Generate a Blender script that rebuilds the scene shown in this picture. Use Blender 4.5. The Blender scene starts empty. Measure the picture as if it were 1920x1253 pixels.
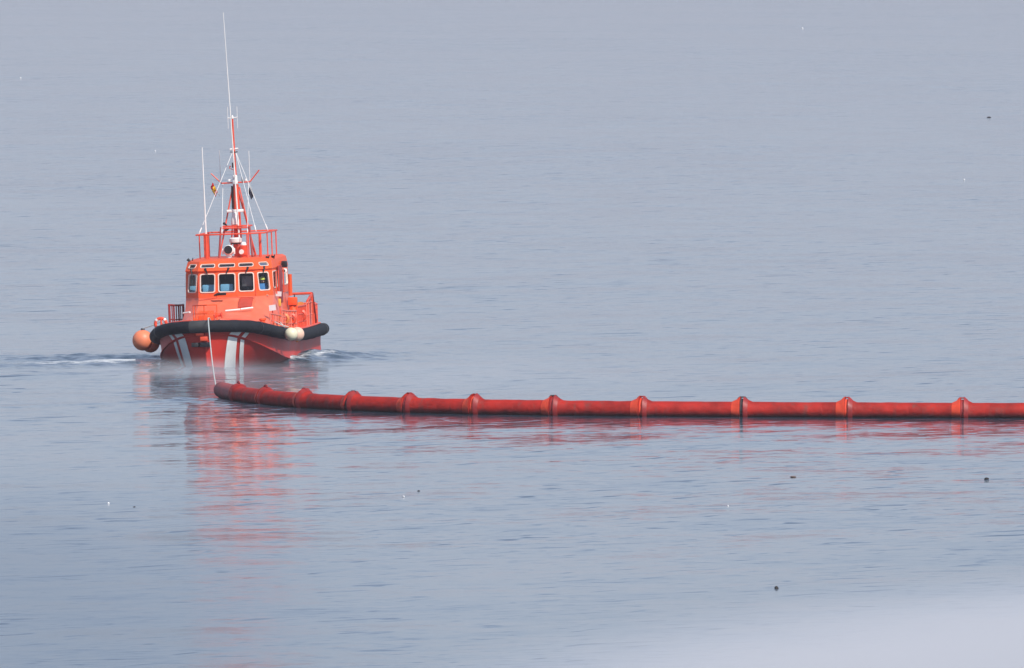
import bpy, bmesh, math, random
from mathutils import Vector, Matrix, Euler, noise as mnoise

random.seed(7)
SC = bpy.context.scene
COL = SC.collection
R = math.radians

# ------------------------------------------------------------------ camera
FPX = 26800.0                       # focal length in pixels of a 1920 wide frame
cam_d = bpy.data.cameras.new('camera')
cam = bpy.data.objects.new('camera', cam_d); COL.objects.link(cam)
cam_d.sensor_width = 36.0
cam_d.lens = 36.0 * FPX / 1920.0
cam_d.clip_start = 1.0; cam_d.clip_end = 40000.0
cam.location = (0, 0, 16.2)
cam.rotation_euler = (math.pi / 2 - 826.5 / FPX, 0, 0)
SC.camera = cam

# ------------------------------------------------------------------ sky + sun
SUN_EL, SUN_AZ = R(46), R(36)       # azimuth: to the right of straight behind the camera
to_sun = Vector((math.sin(SUN_AZ) * math.cos(SUN_EL), -math.cos(SUN_AZ) * math.cos(SUN_EL), math.sin(SUN_EL)))
w = bpy.data.worlds.new('World'); SC.world = w; w.use_nodes = True
wn = w.node_tree.nodes; wl = w.node_tree.links
sky = wn.new('ShaderNodeTexSky'); sky.sky_type = 'NISHITA'; sky.sun_disc = False
sky.sun_elevation = SUN_EL
sky.sun_rotation = math.pi - SUN_AZ
sky.air_density = 1.0; sky.dust_density = 1.0; sky.ozone_density = 4.0
veil = wn.new('ShaderNodeMix'); veil.data_type = 'RGBA'       # even veil of thin sea mist over the clear sky
wtc = wn.new('ShaderNodeTexCoord'); wsx = wn.new('ShaderNodeSeparateXYZ'); wmr = wn.new('ShaderNodeMapRange')
wmr.interpolation_type = 'SMOOTHSTEP'; wmr.inputs['From Max'].default_value = 0.55        # thicker toward the horizon all round
wmr.inputs['To Min'].default_value = 0.72; wmr.inputs['To Max'].default_value = 0.22
wl.new(wtc.outputs['Generated'], wsx.inputs[0]); wl.new(wsx.outputs[2], wmr.inputs['Value']); wl.new(wmr.outputs[0], veil.inputs['Factor'])
wl.new(sky.outputs[0], veil.inputs[6]); veil.inputs[7].default_value = (4.2, 4.55, 5.85, 1)
wl.new(veil.outputs[2], wn['Background'].inputs[0])
wn['Background'].inputs[1].default_value = 0.12
sd = bpy.data.lights.new('sun', 'SUN'); sd.energy = 4.2; sd.angle = R(0.8); sd.color = (1.0, 0.95, 0.88)
so = bpy.data.objects.new('sun', sd); COL.objects.link(so)
so.rotation_euler = to_sun.to_track_quat('Z', 'Y').to_euler()
so.location = (0, 400, 60)
SC.view_settings.view_transform = 'Standard'; SC.view_settings.look = 'None'
SC.view_settings.exposure = 0.0; SC.view_settings.gamma = 1.0
SC.view_settings.use_curve_mapping = False
SC.cycles.max_bounces = 6
SC.cycles.volume_bounces = 0
SC.cycles.use_denoising = True

# ------------------------------------------------------------------ materials
MATS = {}
def mat(name, col, rough=0.5, metal=0.0, var=0.12, vscale=3.0, coat=0.0, dirt=0.0, spec=0.5):
    m = bpy.data.materials.new(name); m.use_nodes = True
    n, l = m.node_tree.nodes, m.node_tree.links
    b = n['Principled BSDF']
    b.inputs['Roughness'].default_value = rough; b.inputs['Metallic'].default_value = metal
    b.inputs['Coat Weight'].default_value = coat
    b.inputs['Specular IOR Level'].default_value = spec
    tc = n.new('ShaderNodeTexCoord')
    nz = n.new('ShaderNodeTexNoise'); nz.inputs['Scale'].default_value = vscale; nz.inputs['Detail'].default_value = 5
    l.new(tc.outputs['Object'], nz.inputs['Vector'])
    mr = n.new('ShaderNodeMapRange'); mr.inputs['From Min'].default_value = 0.3; mr.inputs['From Max'].default_value = 0.7
    mr.inputs['To Min'].default_value = 1 - var; mr.inputs['To Max'].default_value = 1 + var
    l.new(nz.outputs['Fac'], mr.inputs['Value'])
    mx = n.new('ShaderNodeVectorMath'); mx.operation = 'SCALE'
    mx.inputs[0].default_value = col[:3]
    l.new(mr.outputs[0], mx.inputs['Scale'])
    out = mx.outputs[0]
    if dirt:
        n2 = n.new('ShaderNodeTexNoise'); n2.inputs['Scale'].default_value = vscale * 2.3; n2.inputs['Detail'].default_value = 8
        mp = n.new('ShaderNodeMapping'); mp.inputs['Scale'].default_value = (1, 1, 0.25)
        l.new(tc.outputs['Object'], mp.inputs[0]); l.new(mp.outputs[0], n2.inputs['Vector'])
        m2 = n.new('ShaderNodeMapRange'); m2.inputs['From Min'].default_value = 0.55; m2.inputs['From Max'].default_value = 0.75
        m2.inputs['To Max'].default_value = dirt
        l.new(n2.outputs['Fac'], m2.inputs['Value'])
        mm = n.new('ShaderNodeMix'); mm.data_type = 'RGBA'
        l.new(m2.outputs[0], mm.inputs['Factor']); l.new(out, mm.inputs[6]); mm.inputs[7].default_value = (0.10, 0.07, 0.06, 1)
        out = mm.outputs[2]
    l.new(out, b.inputs['Base Color'])
    rr = n.new('ShaderNodeMapRange'); rr.inputs['To Min'].default_value = max(0.03, rough - 0.1); rr.inputs['To Max'].default_value = min(1, rough + 0.12)
    l.new(nz.outputs['Fac'], rr.inputs['Value']); l.new(rr.outputs[0], b.inputs['Roughness'])
    MATS[name] = m
    return m

mat('orange_paint', (0.86, 0.110, 0.026), 0.45, spec=0.3, var=0.08, vscale=2.0, dirt=0.2)
mat('deck_sky_sheen', (0.84, 0.165, 0.085), 0.36, var=0.12, vscale=2.5, dirt=0.15, spec=0.5)  # orange with the sloping foredeck's pink sky sheen put into the colour
mat('red_hull', (0.60, 0.036, 0.024), 0.45, spec=0.35, var=0.12, vscale=1.2, dirt=0.22)
mat('red_rail', (0.80, 0.085, 0.035), 0.45, var=0.1, vscale=6.0)
mat('rail_faded', (0.82, 0.20, 0.13), 0.5, var=0.15, vscale=6.0)
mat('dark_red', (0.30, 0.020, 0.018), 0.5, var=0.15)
mat('white_paint', (0.86, 0.84, 0.80), 0.4, var=0.06, dirt=0.10)
mat('trim_peach', (0.84, 0.66, 0.56), 0.5, var=0.06)
mat('black_rubber', (0.012, 0.015, 0.021), 0.75, spec=0.25, var=0.25, vscale=4.0)
mat('grey_rubber', (0.045, 0.046, 0.048), 0.7, var=0.2)
mat('black_plastic', (0.015, 0.015, 0.017), 0.4, var=0.1)
mat('interior_grey', (0.06, 0.065, 0.07), 0.7, var=0.15)
mat('seat_blue', (0.22, 0.50, 0.72), 0.7, var=0.1)
mat('screen_grey', (0.16, 0.16, 0.17), 0.35, var=0.1)
mat('grille_red', (0.52, 0.055, 0.03), 0.6, var=0.1)
mat('buoy_peach', (0.88, 0.25, 0.12), 0.45, var=0.10, vscale=3)
mat('buoy_cream', (0.80, 0.74, 0.52), 0.5, var=0.06)
mat('buoy_pink', (0.85, 0.56, 0.42), 0.5, var=0.06)
mat('rope_pale', (0.55, 0.60, 0.57), 0.8, var=0.2, vscale=20)
mat('boom_red', (0.37, 0.017, 0.010), 0.66, var=0.30, vscale=1.9, dirt=0.55, spec=0.25)
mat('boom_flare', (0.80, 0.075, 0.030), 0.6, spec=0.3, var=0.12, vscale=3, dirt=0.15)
mat('boom_faded', (0.34, 0.055, 0.050), 0.6, var=0.25, vscale=2, dirt=0.5)
mat('boom_black', (0.03, 0.03, 0.032), 0.6, var=0.2)
mat('yellow_paint', (0.75, 0.45, 0.06), 0.5)
mat('cap_yellow', (0.88, 0.95, 0.16), 0.6)
mat('jacket_blue', (0.10, 0.36, 0.80), 0.7, var=0.15)
mat('trousers_navy', (0.02, 0.03, 0.07), 0.8)
mat('skin', (0.55, 0.32, 0.22), 0.55)
mat('flag_red', (0.60, 0.03, 0.03), 0.8)
mat('flag_yellow', (0.80, 0.50, 0.03), 0.8)
mat('flag_dark', (0.03, 0.035, 0.06), 0.8)
mat('placard_white', (0.66, 0.62, 0.62), 0.5, var=0.05)
mat('wood_brown', (0.10, 0.055, 0.03), 0.8, var=0.3)
mat('debris_dark', (0.018, 0.014, 0.012), 0.7, var=0.3)
mat('feather_white', (0.8, 0.8, 0.8), 0.8)
mat('brass_orange', (0.75, 0.22, 0.05), 0.5, var=0.2)

def grime_shade_band(name, z0, z1, col, amt):
    "dark band just above the water (world height): grime plus painted underside shade"
    m = MATS[name]; n, l = m.node_tree.nodes, m.node_tree.links; b = n['Principled BSDF']
    src = b.inputs['Base Color'].links[0].from_socket
    g = n.new('ShaderNodeNewGeometry'); sx = n.new('ShaderNodeSeparateXYZ'); l.new(g.outputs['Position'], sx.inputs[0])
    nz = n.new('ShaderNodeTexNoise'); nz.inputs['Scale'].default_value = 3.0; nz.inputs['Detail'].default_value = 6
    l.new(g.outputs['Position'], nz.inputs['Vector'])
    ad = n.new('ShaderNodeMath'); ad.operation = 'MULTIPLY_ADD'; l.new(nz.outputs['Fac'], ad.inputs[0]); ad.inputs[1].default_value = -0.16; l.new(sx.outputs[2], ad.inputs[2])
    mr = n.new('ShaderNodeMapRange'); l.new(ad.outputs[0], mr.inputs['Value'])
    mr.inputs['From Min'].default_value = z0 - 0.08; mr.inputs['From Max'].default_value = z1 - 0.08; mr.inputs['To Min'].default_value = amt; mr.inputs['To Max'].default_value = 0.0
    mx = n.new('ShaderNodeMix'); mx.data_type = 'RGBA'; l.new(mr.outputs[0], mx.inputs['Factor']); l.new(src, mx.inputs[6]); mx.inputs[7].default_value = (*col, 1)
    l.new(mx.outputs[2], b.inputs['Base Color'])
for nm in ('boom_red', 'boom_flare', 'boom_faded'): grime_shade_band(nm, 0.02, 0.20, (0.03, 0.012, 0.014), 0.9)  # boom's lower side darkened in colour: painted shade along with grime
def fabric_bump(name, scale, strength):
    m = MATS[name]; n, l = m.node_tree.nodes, m.node_tree.links; b = n['Principled BSDF']
    tc = n.new('ShaderNodeTexCoord'); nz = n.new('ShaderNodeTexNoise'); nz.inputs['Scale'].default_value = scale; nz.inputs['Detail'].default_value = 4; nz.inputs['Distortion'].default_value = 1.0
    l.new(tc.outputs['Object'], nz.inputs['Vector'])
    bp = n.new('ShaderNodeBump'); bp.inputs['Strength'].default_value = strength; bp.inputs['Distance'].default_value = 0.06
    l.new(nz.outputs['Fac'], bp.inputs['Height']); l.new(bp.outputs[0], b.inputs['Normal'])
for nm in ('boom_red', 'boom_flare', 'boom_faded'): fabric_bump(nm, 3.0, 0.6)
fabric_bump('black_rubber', 5.0, 0.35)

def glass_mat():
    m = bpy.data.materials.new('window_glass'); m.use_nodes = True
    n, l = m.node_tree.nodes, m.node_tree.links
    n.remove(n['Principled BSDF'])
    tr = n.new('ShaderNodeBsdfTransparent'); tr.inputs[0].default_value = (0.84, 0.88, 0.89, 1)
    gl = n.new('ShaderNodeBsdfGlossy'); gl.inputs['Roughness'].default_value = 0.03
    fr = n.new('ShaderNodeFresnel'); fr.inputs['IOR'].default_value = 1.4
    ms = n.new('ShaderNodeMixShader')
    l.new(fr.outputs[0], ms.inputs[0]); l.new(tr.outputs[0], ms.inputs[1]); l.new(gl.outputs[0], ms.inputs[2])
    l.new(ms.outputs[0], n['Material Output'].inputs['Surface'])
    MATS['window_glass'] = m
glass_mat()

# ------------------------------------------------------------------ mesh helpers
class MB:
    def __init__(s): s.v, s.f = [], []
    def add(s, vs, fs):
        o = len(s.v); s.v += [tuple(v) for v in vs]; s.f += [tuple(i + o for i in f) for f in fs]; return s
    def box(s, c, d, rot=None, bev=0.0):
        hx, hy, hz = d[0] / 2, d[1] / 2, d[2] / 2
        if bev <= 0:
            vs = [Vector((x * hx, y * hy, z * hz)) for z in (-1, 1) for y in (-1, 1) for x in (-1, 1)]
            fs = [(0, 2, 3, 1), (4, 5, 7, 6), (0, 1, 5, 4), (2, 6, 7, 3), (0, 4, 6, 2), (1, 3, 7, 5)]
        else:
            bm = bmesh.new(); bmesh.ops.create_cube(bm, size=1.0)
            for v in bm.verts: v.co = Vector((v.co.x * d[0], v.co.y * d[1], v.co.z * d[2]))
            bmesh.ops.bevel(bm, geom=bm.edges[:] , offset=bev, segments=2, affect='EDGES', profile=0.5)
            bm.verts.index_update()
            vs = [v.co.copy() for v in bm.verts]; fs = [[v.index for v in f.verts] for f in bm.faces]; bm.free()
        if rot is not None:
            M = Euler(rot).to_matrix(); vs = [M @ v for v in vs]
        return s.add([v + Vector(c) for v in vs], fs)
    def tube(s, pts, r, n=8, caps=True):
        pts = [Vector(p) for p in pts]; k = len(pts)
        rr = r if isinstance(r, (list, tuple)) else [r] * k
        ref = None; vs = []
        for i, p in enumerate(pts):
            t = (pts[min(i + 1, k - 1)] - pts[max(i - 1, 0)]).normalized()
            if ref is None:
                a = Vector((0, 0, 1)) if abs(t.z) < 0.9 else Vector((1, 0, 0))
                u = t.cross(a).normalized()
            else:
                u = (ref - t * ref.dot(t)).normalized()
            ref = u; b = t.cross(u)
            for j in range(n):
                a = 2 * math.pi * j / n
                vs.append(p + (u * math.cos(a) + b * math.sin(a)) * rr[i])
        fs = [(i * n + j, i * n + (j + 1) % n, (i + 1) * n + (j + 1) % n, (i + 1) * n + j) for i in range(k - 1) for j in range(n)]
        if caps: fs += [tuple(reversed(range(n))), tuple(range((k - 1) * n, k * n))]
        return s.add(vs, fs)
    def lathe(s, prof, c=(0, 0, 0), axis='Z', n=16, rot=None):
        vs = []
        for r, h in prof:
            for j in range(n):
                a = 2 * math.pi * j / n
                q = Vector((r * math.cos(a), r * math.sin(a), h))
                if axis == 'Y': q = Vector((q.x, q.z, -q.y))
                if axis == 'X': q = Vector((q.z, q.x, q.y))
                vs.append(q)
        if rot is not None:
            M = Euler(rot).to_matrix(); vs = [M @ v for v in vs]
        vs = [v + Vector(c) for v in vs]; k = len(prof)
        fs = [(i * n + j, i * n + (j + 1) % n, (i + 1) * n + (j + 1) % n, (i + 1) * n + j) for i in range(k - 1) for j in range(n)]
        fs += [tuple(reversed(range(n))), tuple(range((k - 1) * n, k * n))]
        return s.add(vs, fs)
    def sphere(s, c, r, n=16, m=10, sc=(1, 1, 1)):
        prof = [(max(1e-4, r * math.sin(math.pi * i / m)), -r * math.cos(math.pi * i / m)) for i in range(m + 1)]
        k = len(s.v); s.lathe(prof, (0, 0, 0), 'Z', n)
        for i in range(k, len(s.v)):
            v = s.v[i]; s.v[i] = (v[0] * sc[0] + c[0], v[1] * sc[1] + c[1], v[2] * sc[2] + c[2])
        return s
    def torus(s, c, R0, r, axis='Y', n=20, m=8):
        pts = []
        for i in range(n + 1):
            a = 2 * math.pi * i / n; x, y = R0 * math.cos(a), R0 * math.sin(a)
            q = {'Y': (x, 0, y), 'Z': (x, y, 0), 'X': (0, x, y)}[axis]
            pts.append(Vector(q) + Vector(c))
        return s.tube(pts, r, m, caps=False)
    def grid(s, rows, close=False):
        n = len(rows[0]); vs = [p for r in rows for p in r]
        fs = [(i * n + j, i * n + j + 1, (i + 1) * n + j + 1, (i + 1) * n + j) for i in range(len(rows) - 1) for j in range(n - 1)]
        return s.add(vs, fs)
    def build(s, name, m, parent=None, smooth=True, solid=0.0, angle=40):
        me = bpy.data.meshes.new(name); me.from_pydata([tuple(v) for v in s.v], [], s.f)
        bm = bmesh.new(); bm.from_mesh(me)
        bmesh.ops.remove_doubles(bm, verts=bm.verts, dist=1e-5)
        bmesh.ops.recalc_face_normals(bm, faces=bm.faces)
        bm.to_mesh(me); bm.free()
        if smooth:
            me.polygons.foreach_set('use_smooth', [True] * len(me.polygons))
            try: me.set_sharp_from_angle(angle=R(angle))
            except Exception: pass
        me.materials.append(MATS[m])
        o = bpy.data.objects.new(name, me); COL.objects.link(o)
        if parent is not None: o.parent = parent
        if solid:
            md = o.modifiers.new('thickness', 'SOLIDIFY'); md.thickness = abs(solid); md.offset = -1 if solid > 0 else 1
        return o

def tag(o, label, cat, group=None, kind=None):
    if label: o['label'] = label
    if cat: o['category'] = cat
    if group: o['group'] = group
    if kind: o['kind'] = kind
    return o
def empty(name, loc=(0, 0, 0), rot=(0, 0, 0)):
    o = bpy.data.objects.new(name, None); COL.objects.link(o)
    o.location = loc; o.rotation_euler = rot; o.empty_display_size = 0.3
    return o
def lerp(tab, x):
    if x <= tab[0][0]: return tab[0][1]
    for (a, fa), (b, fb) in zip(tab, tab[1:]):
        if x <= b:
            t = (x - a) / (b - a); return fa + (fb - fa) * t
    return tab[-1][1]
def smooth_tab(tab):
    # monotone-ish cosine free Catmull interpolation
    def g(x):
        n = len(tab)
        if x <= tab[0][0]: return tab[0][1]
        if x >= tab[-1][0]: return tab[-1][1]
        for i in range(n - 1):
            if x <= tab[i + 1][0]: break
        x0, y0 = tab[i]; x1, y1 = tab[i + 1]
        m0 = (y1 - tab[i - 1][1]) / (x1 - tab[i - 1][0]) if i > 0 else (y1 - y0) / (x1 - x0)
        m1 = (tab[i + 2][1] - y0) / (tab[i + 2][0] - x0) if i < n - 2 else (y1 - y0) / (x1 - x0)
        h = x1 - x0; t = (x - x0) / h
        return (2*t**3-3*t**2+1)*y0 + (t**3-2*t**2+t)*h*m0 + (-2*t**3+3*t**2)*y1 + (t**3-t**2)*h*m1
    return g

# ================================================================== the sea
BOAT_LOC = Vector((-10.42, 487.6, 0.0)); ROLL, YAW = R(-2.2), R(-5.3)
BM = Matrix.Translation(BOAT_LOC) @ Euler((0, ROLL, YAW)).to_matrix().to_4x4()
def W(p): return BM @ Vector(p)

def seg_dist(px, py, a, b):
    ax, ay = a; bx, by = b
    dx, dy = bx - ax, by - ay
    t = max(0.0, min(1.0, ((px - ax) * dx + (py - ay) * dy) / (dx * dx + dy * dy)))
    return px - (ax + t * dx), py - (ay + t * dy), t
# wake ridges: (start, end, height, half width, foam, chop)
RIDGES = [
    ((-12.6, 491.6), (-19.5, 489.5), 0.17, 1.5, 1.00, 1.2),
    ((-12.2, 497.5), (-20.0, 494.5), 0.22, 1.6, 0.35, 1.5),
    ((-11.8, 485.2), (-20.0, 476.0), 0.07, 0.7, 0.10, 0.35),
    ((-10.6, 456.8), (-17.5, 448.5), 0.05, 0.7, 0.00, 0.35),
    ((-11.8, 500.5), (-20.0, 499.5), 0.10, 1.1, 0.10, 0.8),
    ((-7.9, 494.5), (-5.3, 500.5), 0.15, 0.8, 0.90, 1.0),
    ((-7.0, 498.0), (-4.4, 504.0), 0.20, 1.3, 0.25, 1.5),
    ((-6.2, 497.5), (-1.5, 493.5), 0.05, 0.8, 0.00, 0.6),
    ((-10.4, 485.8), (-7.6, 488.5), 0.05, 0.6, 0.20, 0.4),
    ((-10.4, 485.9), (-12.3, 487.6), 0.06, 0.6, 0.35, 0.4),
    ((-10.2, 457.6), (-7.2, 449.4), 0.03, 1.0, 0.03, 0.9),
]
def make_sea():
    def lines(lo, hi, f0, f1, step):
        L = []; d = step; x = f0
        while x > lo: L.append(x); d *= 1.35; x -= d
        L.append(lo); L = L[::-1]
        x = f0 + step
        while x < f1: L.append(x); x += step
        d = step; x = f1
        while x < hi: L.append(x); d *= 1.35; x += d
        L.append(hi); return L
    xs = lines(-9000, 9000, -24.0, 0.0, 0.16)
    ys = lines(-600, 12000, 443.0, 512.0, 0.22)
    nx, ny = len(xs), len(ys)
    V, foam, chop = [], [], []
    for y in ys:
        for x in xs:
            z = fo = ch = 0.0
            if -25 < x < 1 and 440 < y < 514:
                for a, b, h, wd, fm, cp in RIDGES:
                    ex, ey, t = seg_dist(x, y, a, b)
                    d2 = (ex * ex + ey * ey) / (wd * wd)
                    if d2 > 12: continue
                    g = math.exp(-d2)
                    fade = (1 - 0.75 * t)
                    wob = 0.6 + 0.8 * (0.5 + 0.5 * mnoise.noise(Vector((x * 0.9, y * 0.9, 3.1))))
                    z += h * g * fade * wob
                    if h > 0: z += 0.05 * cp * math.exp(-d2 * 0.35) * fade * mnoise.noise(Vector((x * 1.6, y * 1.1, 0.0)))
                    fo = max(fo, fm * math.exp(-d2 * 0.7) * (1 - 0.45 * t))
                    ch = max(ch, cp * math.exp(-d2 * 0.3) * fade)
                edge = min(1, (x + 24) / 2, (0 - x) / 2, (y - 443) / 2, (512 - y) / 2)
                k = max(0, edge); z *= k; fo *= k; ch *= k
            V.append((x, y, z)); foam.append(fo); chop.append(ch)
    F = [(j * nx + i, j * nx + i + 1, (j + 1) * nx + i + 1, (j + 1) * nx + i) for j in range(ny - 1) for i in range(nx - 1)]
    me = bpy.data.meshes.new('sea'); me.from_pydata(V, [], F)
    for nm, dat in (('foam', foam), ('chop', chop)):
        a = me.attributes.new(nm, 'FLOAT', 'POINT'); a.data.foreach_set('value', dat)
    me.polygons.foreach_set('use_smooth', [True] * len(me.polygons))
    o = bpy.data.objects.new('sea', me); COL.objects.link(o); o['kind'] = 'structure'
    # ---- material: the water's slope is a sum of noises, so ripples stay crisp at any distance
    m = bpy.data.materials.new('sea_water'); m.use_nodes = True
    n, l = m.node_tree.nodes, m.node_tree.links
    b = n['Principled BSDF']
    geo = n.new('ShaderNodeNewGeometry')
    def M(op, a=None, b_=None, c=None):
        q = n.new('ShaderNodeMath'); q.operation = op
        for i, x in enumerate((a, b_, c)):
            if x is None: continue
            if isinstance(x, (int, float)): q.inputs[i].default_value = x
            else: l.new(x, q.inputs[i])
        return q.outputs[0]
    def VM(op, a, b_=None, sc=None):
        q = n.new('ShaderNodeVectorMath'); q.operation = op
        for i, x in enumerate((a, b_)):
            if x is None: continue
            if isinstance(x, tuple): q.inputs[i].default_value = x
            else: l.new(x, q.inputs[i])
        if sc is not None:
            if isinstance(sc, (int, float)): q.inputs['Scale'].default_value = sc
            else: l.new(sc, q.inputs['Scale'])
        return q.outputs[0]
    def noise(rot, scl, det=2.0, rough=0.5, off=0.0, dist=0.0):
        mp = n.new('ShaderNodeMapping'); mp.vector_type = 'TEXTURE'
        mp.inputs['Rotation'].default_value = (0, 0, R(rot)); mp.inputs['Scale'].default_value = (scl[0], scl[1], 1.0)
        mp.inputs['Location'].default_value = (off, off * 1.7, 0)
        l.new(geo.outputs['Position'], mp.inputs[0])
        nz = n.new('ShaderNodeTexNoise'); nz.noise_dimensions = '2D'
        nz.inputs['Scale'].default_value = 1.0; nz.inputs['Detail'].default_value = det; nz.inputs['Roughness'].default_value = rough
        nz.inputs['Distortion'].default_value = dist
        l.new(mp.outputs[0], nz.inputs['Vector']); return nz
    def slope(nz, amp):
        return VM('SCALE', VM('SUBTRACT', nz.outputs['Color'], (0.5, 0.5, 0.5)), sc=amp)
    chop_a = n.new('ShaderNodeAttribute'); chop_a.attribute_name = 'chop'
    foam_a = n.new('ShaderNodeAttribute'); foam_a.attribute_name = 'foam'
    # broad patches of calmer and livelier water
    pat = noise(20, (45, 70), 2.0, 0.5, 31.0)
    patch = n.new('ShaderNodeMapRange'); patch.inputs['From Min'].default_value = 0.35; patch.inputs['From Max'].default_value = 0.65
    patch.inputs['To Min'].default_value = 0.6; patch.inputs['To Max'].default_value = 1.25
    l.new(pat.outputs['Fac'], patch.inputs['Value'])
    s1 = slope(noise(30, (2.6, 1.3), 2.0, 0.55, 5.0, 0.3), 0.050)
    s2 = slope(noise(18, (0.55, 0.30), 2.0, 0.5, 9.0), 0.040)
    s3 = slope(noise(35, (9.0, 6.0), 1.0, 0.5, 2.0), 0.05)
    tot = VM('ADD', VM('ADD', s1, s2), s3)
    # rougher patch added to darken the water close in on the left
    mpw = n.new('ShaderNodeMapping'); mpw.vector_type = 'TEXTURE'; mpw.inputs['Location'].default_value = (-15.0, 300.0, 0); mpw.inputs['Scale'].default_value = (17.0, 130.0, 50.0)
    l.new(geo.outputs['Position'], mpw.inputs[0])
    gw = n.new('ShaderNodeTexGradient'); gw.gradient_type = 'SPHERICAL'; l.new(mpw.outputs[0], gw.inputs[0])
    ruf = n.new('ShaderNodeMapRange'); ruf.interpolation_type = 'SMOOTHSTEP'; ruf.inputs['From Max'].default_value = 0.7; l.new(gw.outputs['Fac'], ruf.inputs['Value'])
    tot = VM('SCALE', tot, sc=M('ADD', patch.outputs[0], M('MULTIPLY', ruf.outputs[0], 0.5)))
    s4 = VM('SCALE', slope(noise(10, (0.7, 0.6), 2.0, 0.6, 14.0), 0.52), sc=chop_a.outputs['Fac'])
    tot = VM('ADD', tot, s4)
    # sparse steeper wavelet faces turned toward the shore
    def faces(rot, scl, off, lo, hi, amp):
        nz = noise(rot, scl, 1.5, 0.5, off, 0.6)
        mr = n.new('ShaderNodeMapRange'); mr.interpolation_type = 'SMOOTHSTEP'
        mr.inputs['From Min'].default_value = lo; mr.inputs['From Max'].default_value = hi
        l.new(nz.outputs['Fac'], mr.inputs['Value'])
        return M('MULTIPLY', mr.outputs[0], amp)
    st = M('ADD', faces(48, (2.2, 0.65), 40.0, 0.63, 0.80, 0.10), faces(40, (0.9, 0.30), 63.0, 0.56, 0.78, 0.055))
    st = M('MULTIPLY', st, patch.outputs[0])
    cb = n.new('ShaderNodeCombineXYZ'); l.new(M('MULTIPLY', st, 0.25), cb.inputs[0]); l.new(M('MULTIPLY', st, -1.0), cb.inputs[1])
    tot = VM('ADD', tot, cb.outputs[0])
    tot = VM('MULTIPLY', tot, (1.0, 1.0, 0.0))
    nn = VM('NORMALIZE', VM('ADD', geo.outputs['Normal'], tot))
    l.new(nn, b.inputs['Normal'])
    b.inputs['IOR'].default_value = 1.333
    # foam: broken white lace where the wake churns
    fz = noise(25, (0.55, 0.40), 6.0, 0.65, 77.0)
    thr = M('SUBTRACT', 0.98, M('MULTIPLY', foam_a.outputs['Fac'], 0.80))
    fm = n.new('ShaderNodeMapRange'); l.new(fz.outputs['Fac'], fm.inputs['Value'])
    l.new(thr, fm.inputs['From Min']); l.new(M('ADD', thr, 0.30), fm.inputs['From Max'])
    mx = n.new('ShaderNodeMix'); mx.data_type = 'RGBA'
    l.new(fm.outputs[0], mx.inputs['Factor']); mx.inputs[6].default_value = (0.045, 0.080, 0.115, 1); mx.inputs[7].default_value = (0.72, 0.75, 0.76, 1)
    l.new(mx.outputs[2], b.inputs['Base Color'])
    l.new(M('ADD', M('ADD', 0.078, M('MULTIPLY', ruf.outputs[0], 0.09)), M('MULTIPLY', fm.outputs[0], 0.5)), b.inputs['Roughness'])
    me.materials.append(m)
    return o
make_sea()

# ================================================================== rescue boat
# boat axes: X to port (right in the picture), Y aft, Z up; origin at the stem on the waterline
boat = empty('rescue_boat', BOAT_LOC, (0, ROLL, YAW))
tag(boat, 'orange red rescue boat with black rubber fender and tall antenna mast', 'boat')
LEN = 18.0
zs_f = smooth_tab([(0, 1.42), (1, 1.33), (2, 1.2), (3, 1.08), (6, 0.89), (11, 0.74), (19, 0.72)])
zc_f = smooth_tab([(0, 1.12), (0.4, 1.07), (1, 0.92), (2, 0.68), (3, 0.46), (5, 0.18), (8, -0.02), (12, -0.12), (19, -0.16)])
zk_f = smooth_tab([(0, 1.1), (0.08, 0.5), (0.2, -0.2), (0.45, -0.9), (1.0, -1.35), (3, -1.4), (19, -1.1)])
def hb(s):
    q = min(max(s, 0), 6.0)
    return 2.15 * max(0.0, 1 - (1 - q / 6.0) ** 2.6) ** 0.4545 - 0.09 * max(0.0, min(1.0, (s - 11.0) / 7.0))
def hc(s): return hb(s) * lerp([(0, 0.86), (1, 0.90), (3, 0.95), (8, 0.985), (19, 0.985)], s)
def hull_pt(s, t, side):
    "t 0..1 sheer to chine, 1..2 chine to keel"
    S = (hb(s), zs_f(s)); C = (hc(s), zc_f(s)); K = (0.0, zk_f(s))
    if t <= 1:
        x = S[0] + (C[0] - S[0]) * t; z = S[1] + (C[1] - S[1]) * t
        x -= 0.04 * math.sin(math.pi * t) * min(1, s)
    else:
        u = t - 1; x = C[0] + (K[0] - C[0]) * u; z = C[1] + (K[1] - C[1]) * u
        x -= 0.03 * math.sin(math.pi * u) * min(1, s / 1.5) * (1 if s < 6 else max(0, 1 - (s - 6) / 4))
    return Vector((side * max(0, x), s, z))
S_LIST = [LEN * (i / 60) ** 2.2 for i in range(61)]
for side in (1, -1):
    m = MB()
    m.grid([[hull_pt(s, t, side) for t in [i / 6 for i in range(7)]] for s in S_LIST])
    m.build('topside', 'red_hull', boat)
    m = MB()
    m.grid([[hull_pt(s, 1 + i / 10, side) for i in range(11)] for s in S_LIST])
    m.build('hull_bottom', 'red_hull', boat)
    MB().tube([hull_pt(s, 1.0, side) + Vector((side * 0.02, -0.01, 0)) for s in S_LIST], 0.03, 6).build('spray_rail', 'red_hull', boat)
# transom
m = MB(); tp = [hull_pt(LEN, i / 5, 1) for i in range(11)] + [hull_pt(LEN, i / 5, -1) for i in range(9, -1, -1)]
m.add(tp, [tuple(range(len(tp)))]); m.build('transom', 'red_hull', boat, smooth=False)
# stem bar
MB().tube([(0, -0.03, 1.22), (0, 0.05, 0.6), (0, 0.17, -0.1), (0, 0.30, -0.5)], 0.045, 8).build('stem_bar', 'red_hull', boat)
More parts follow.
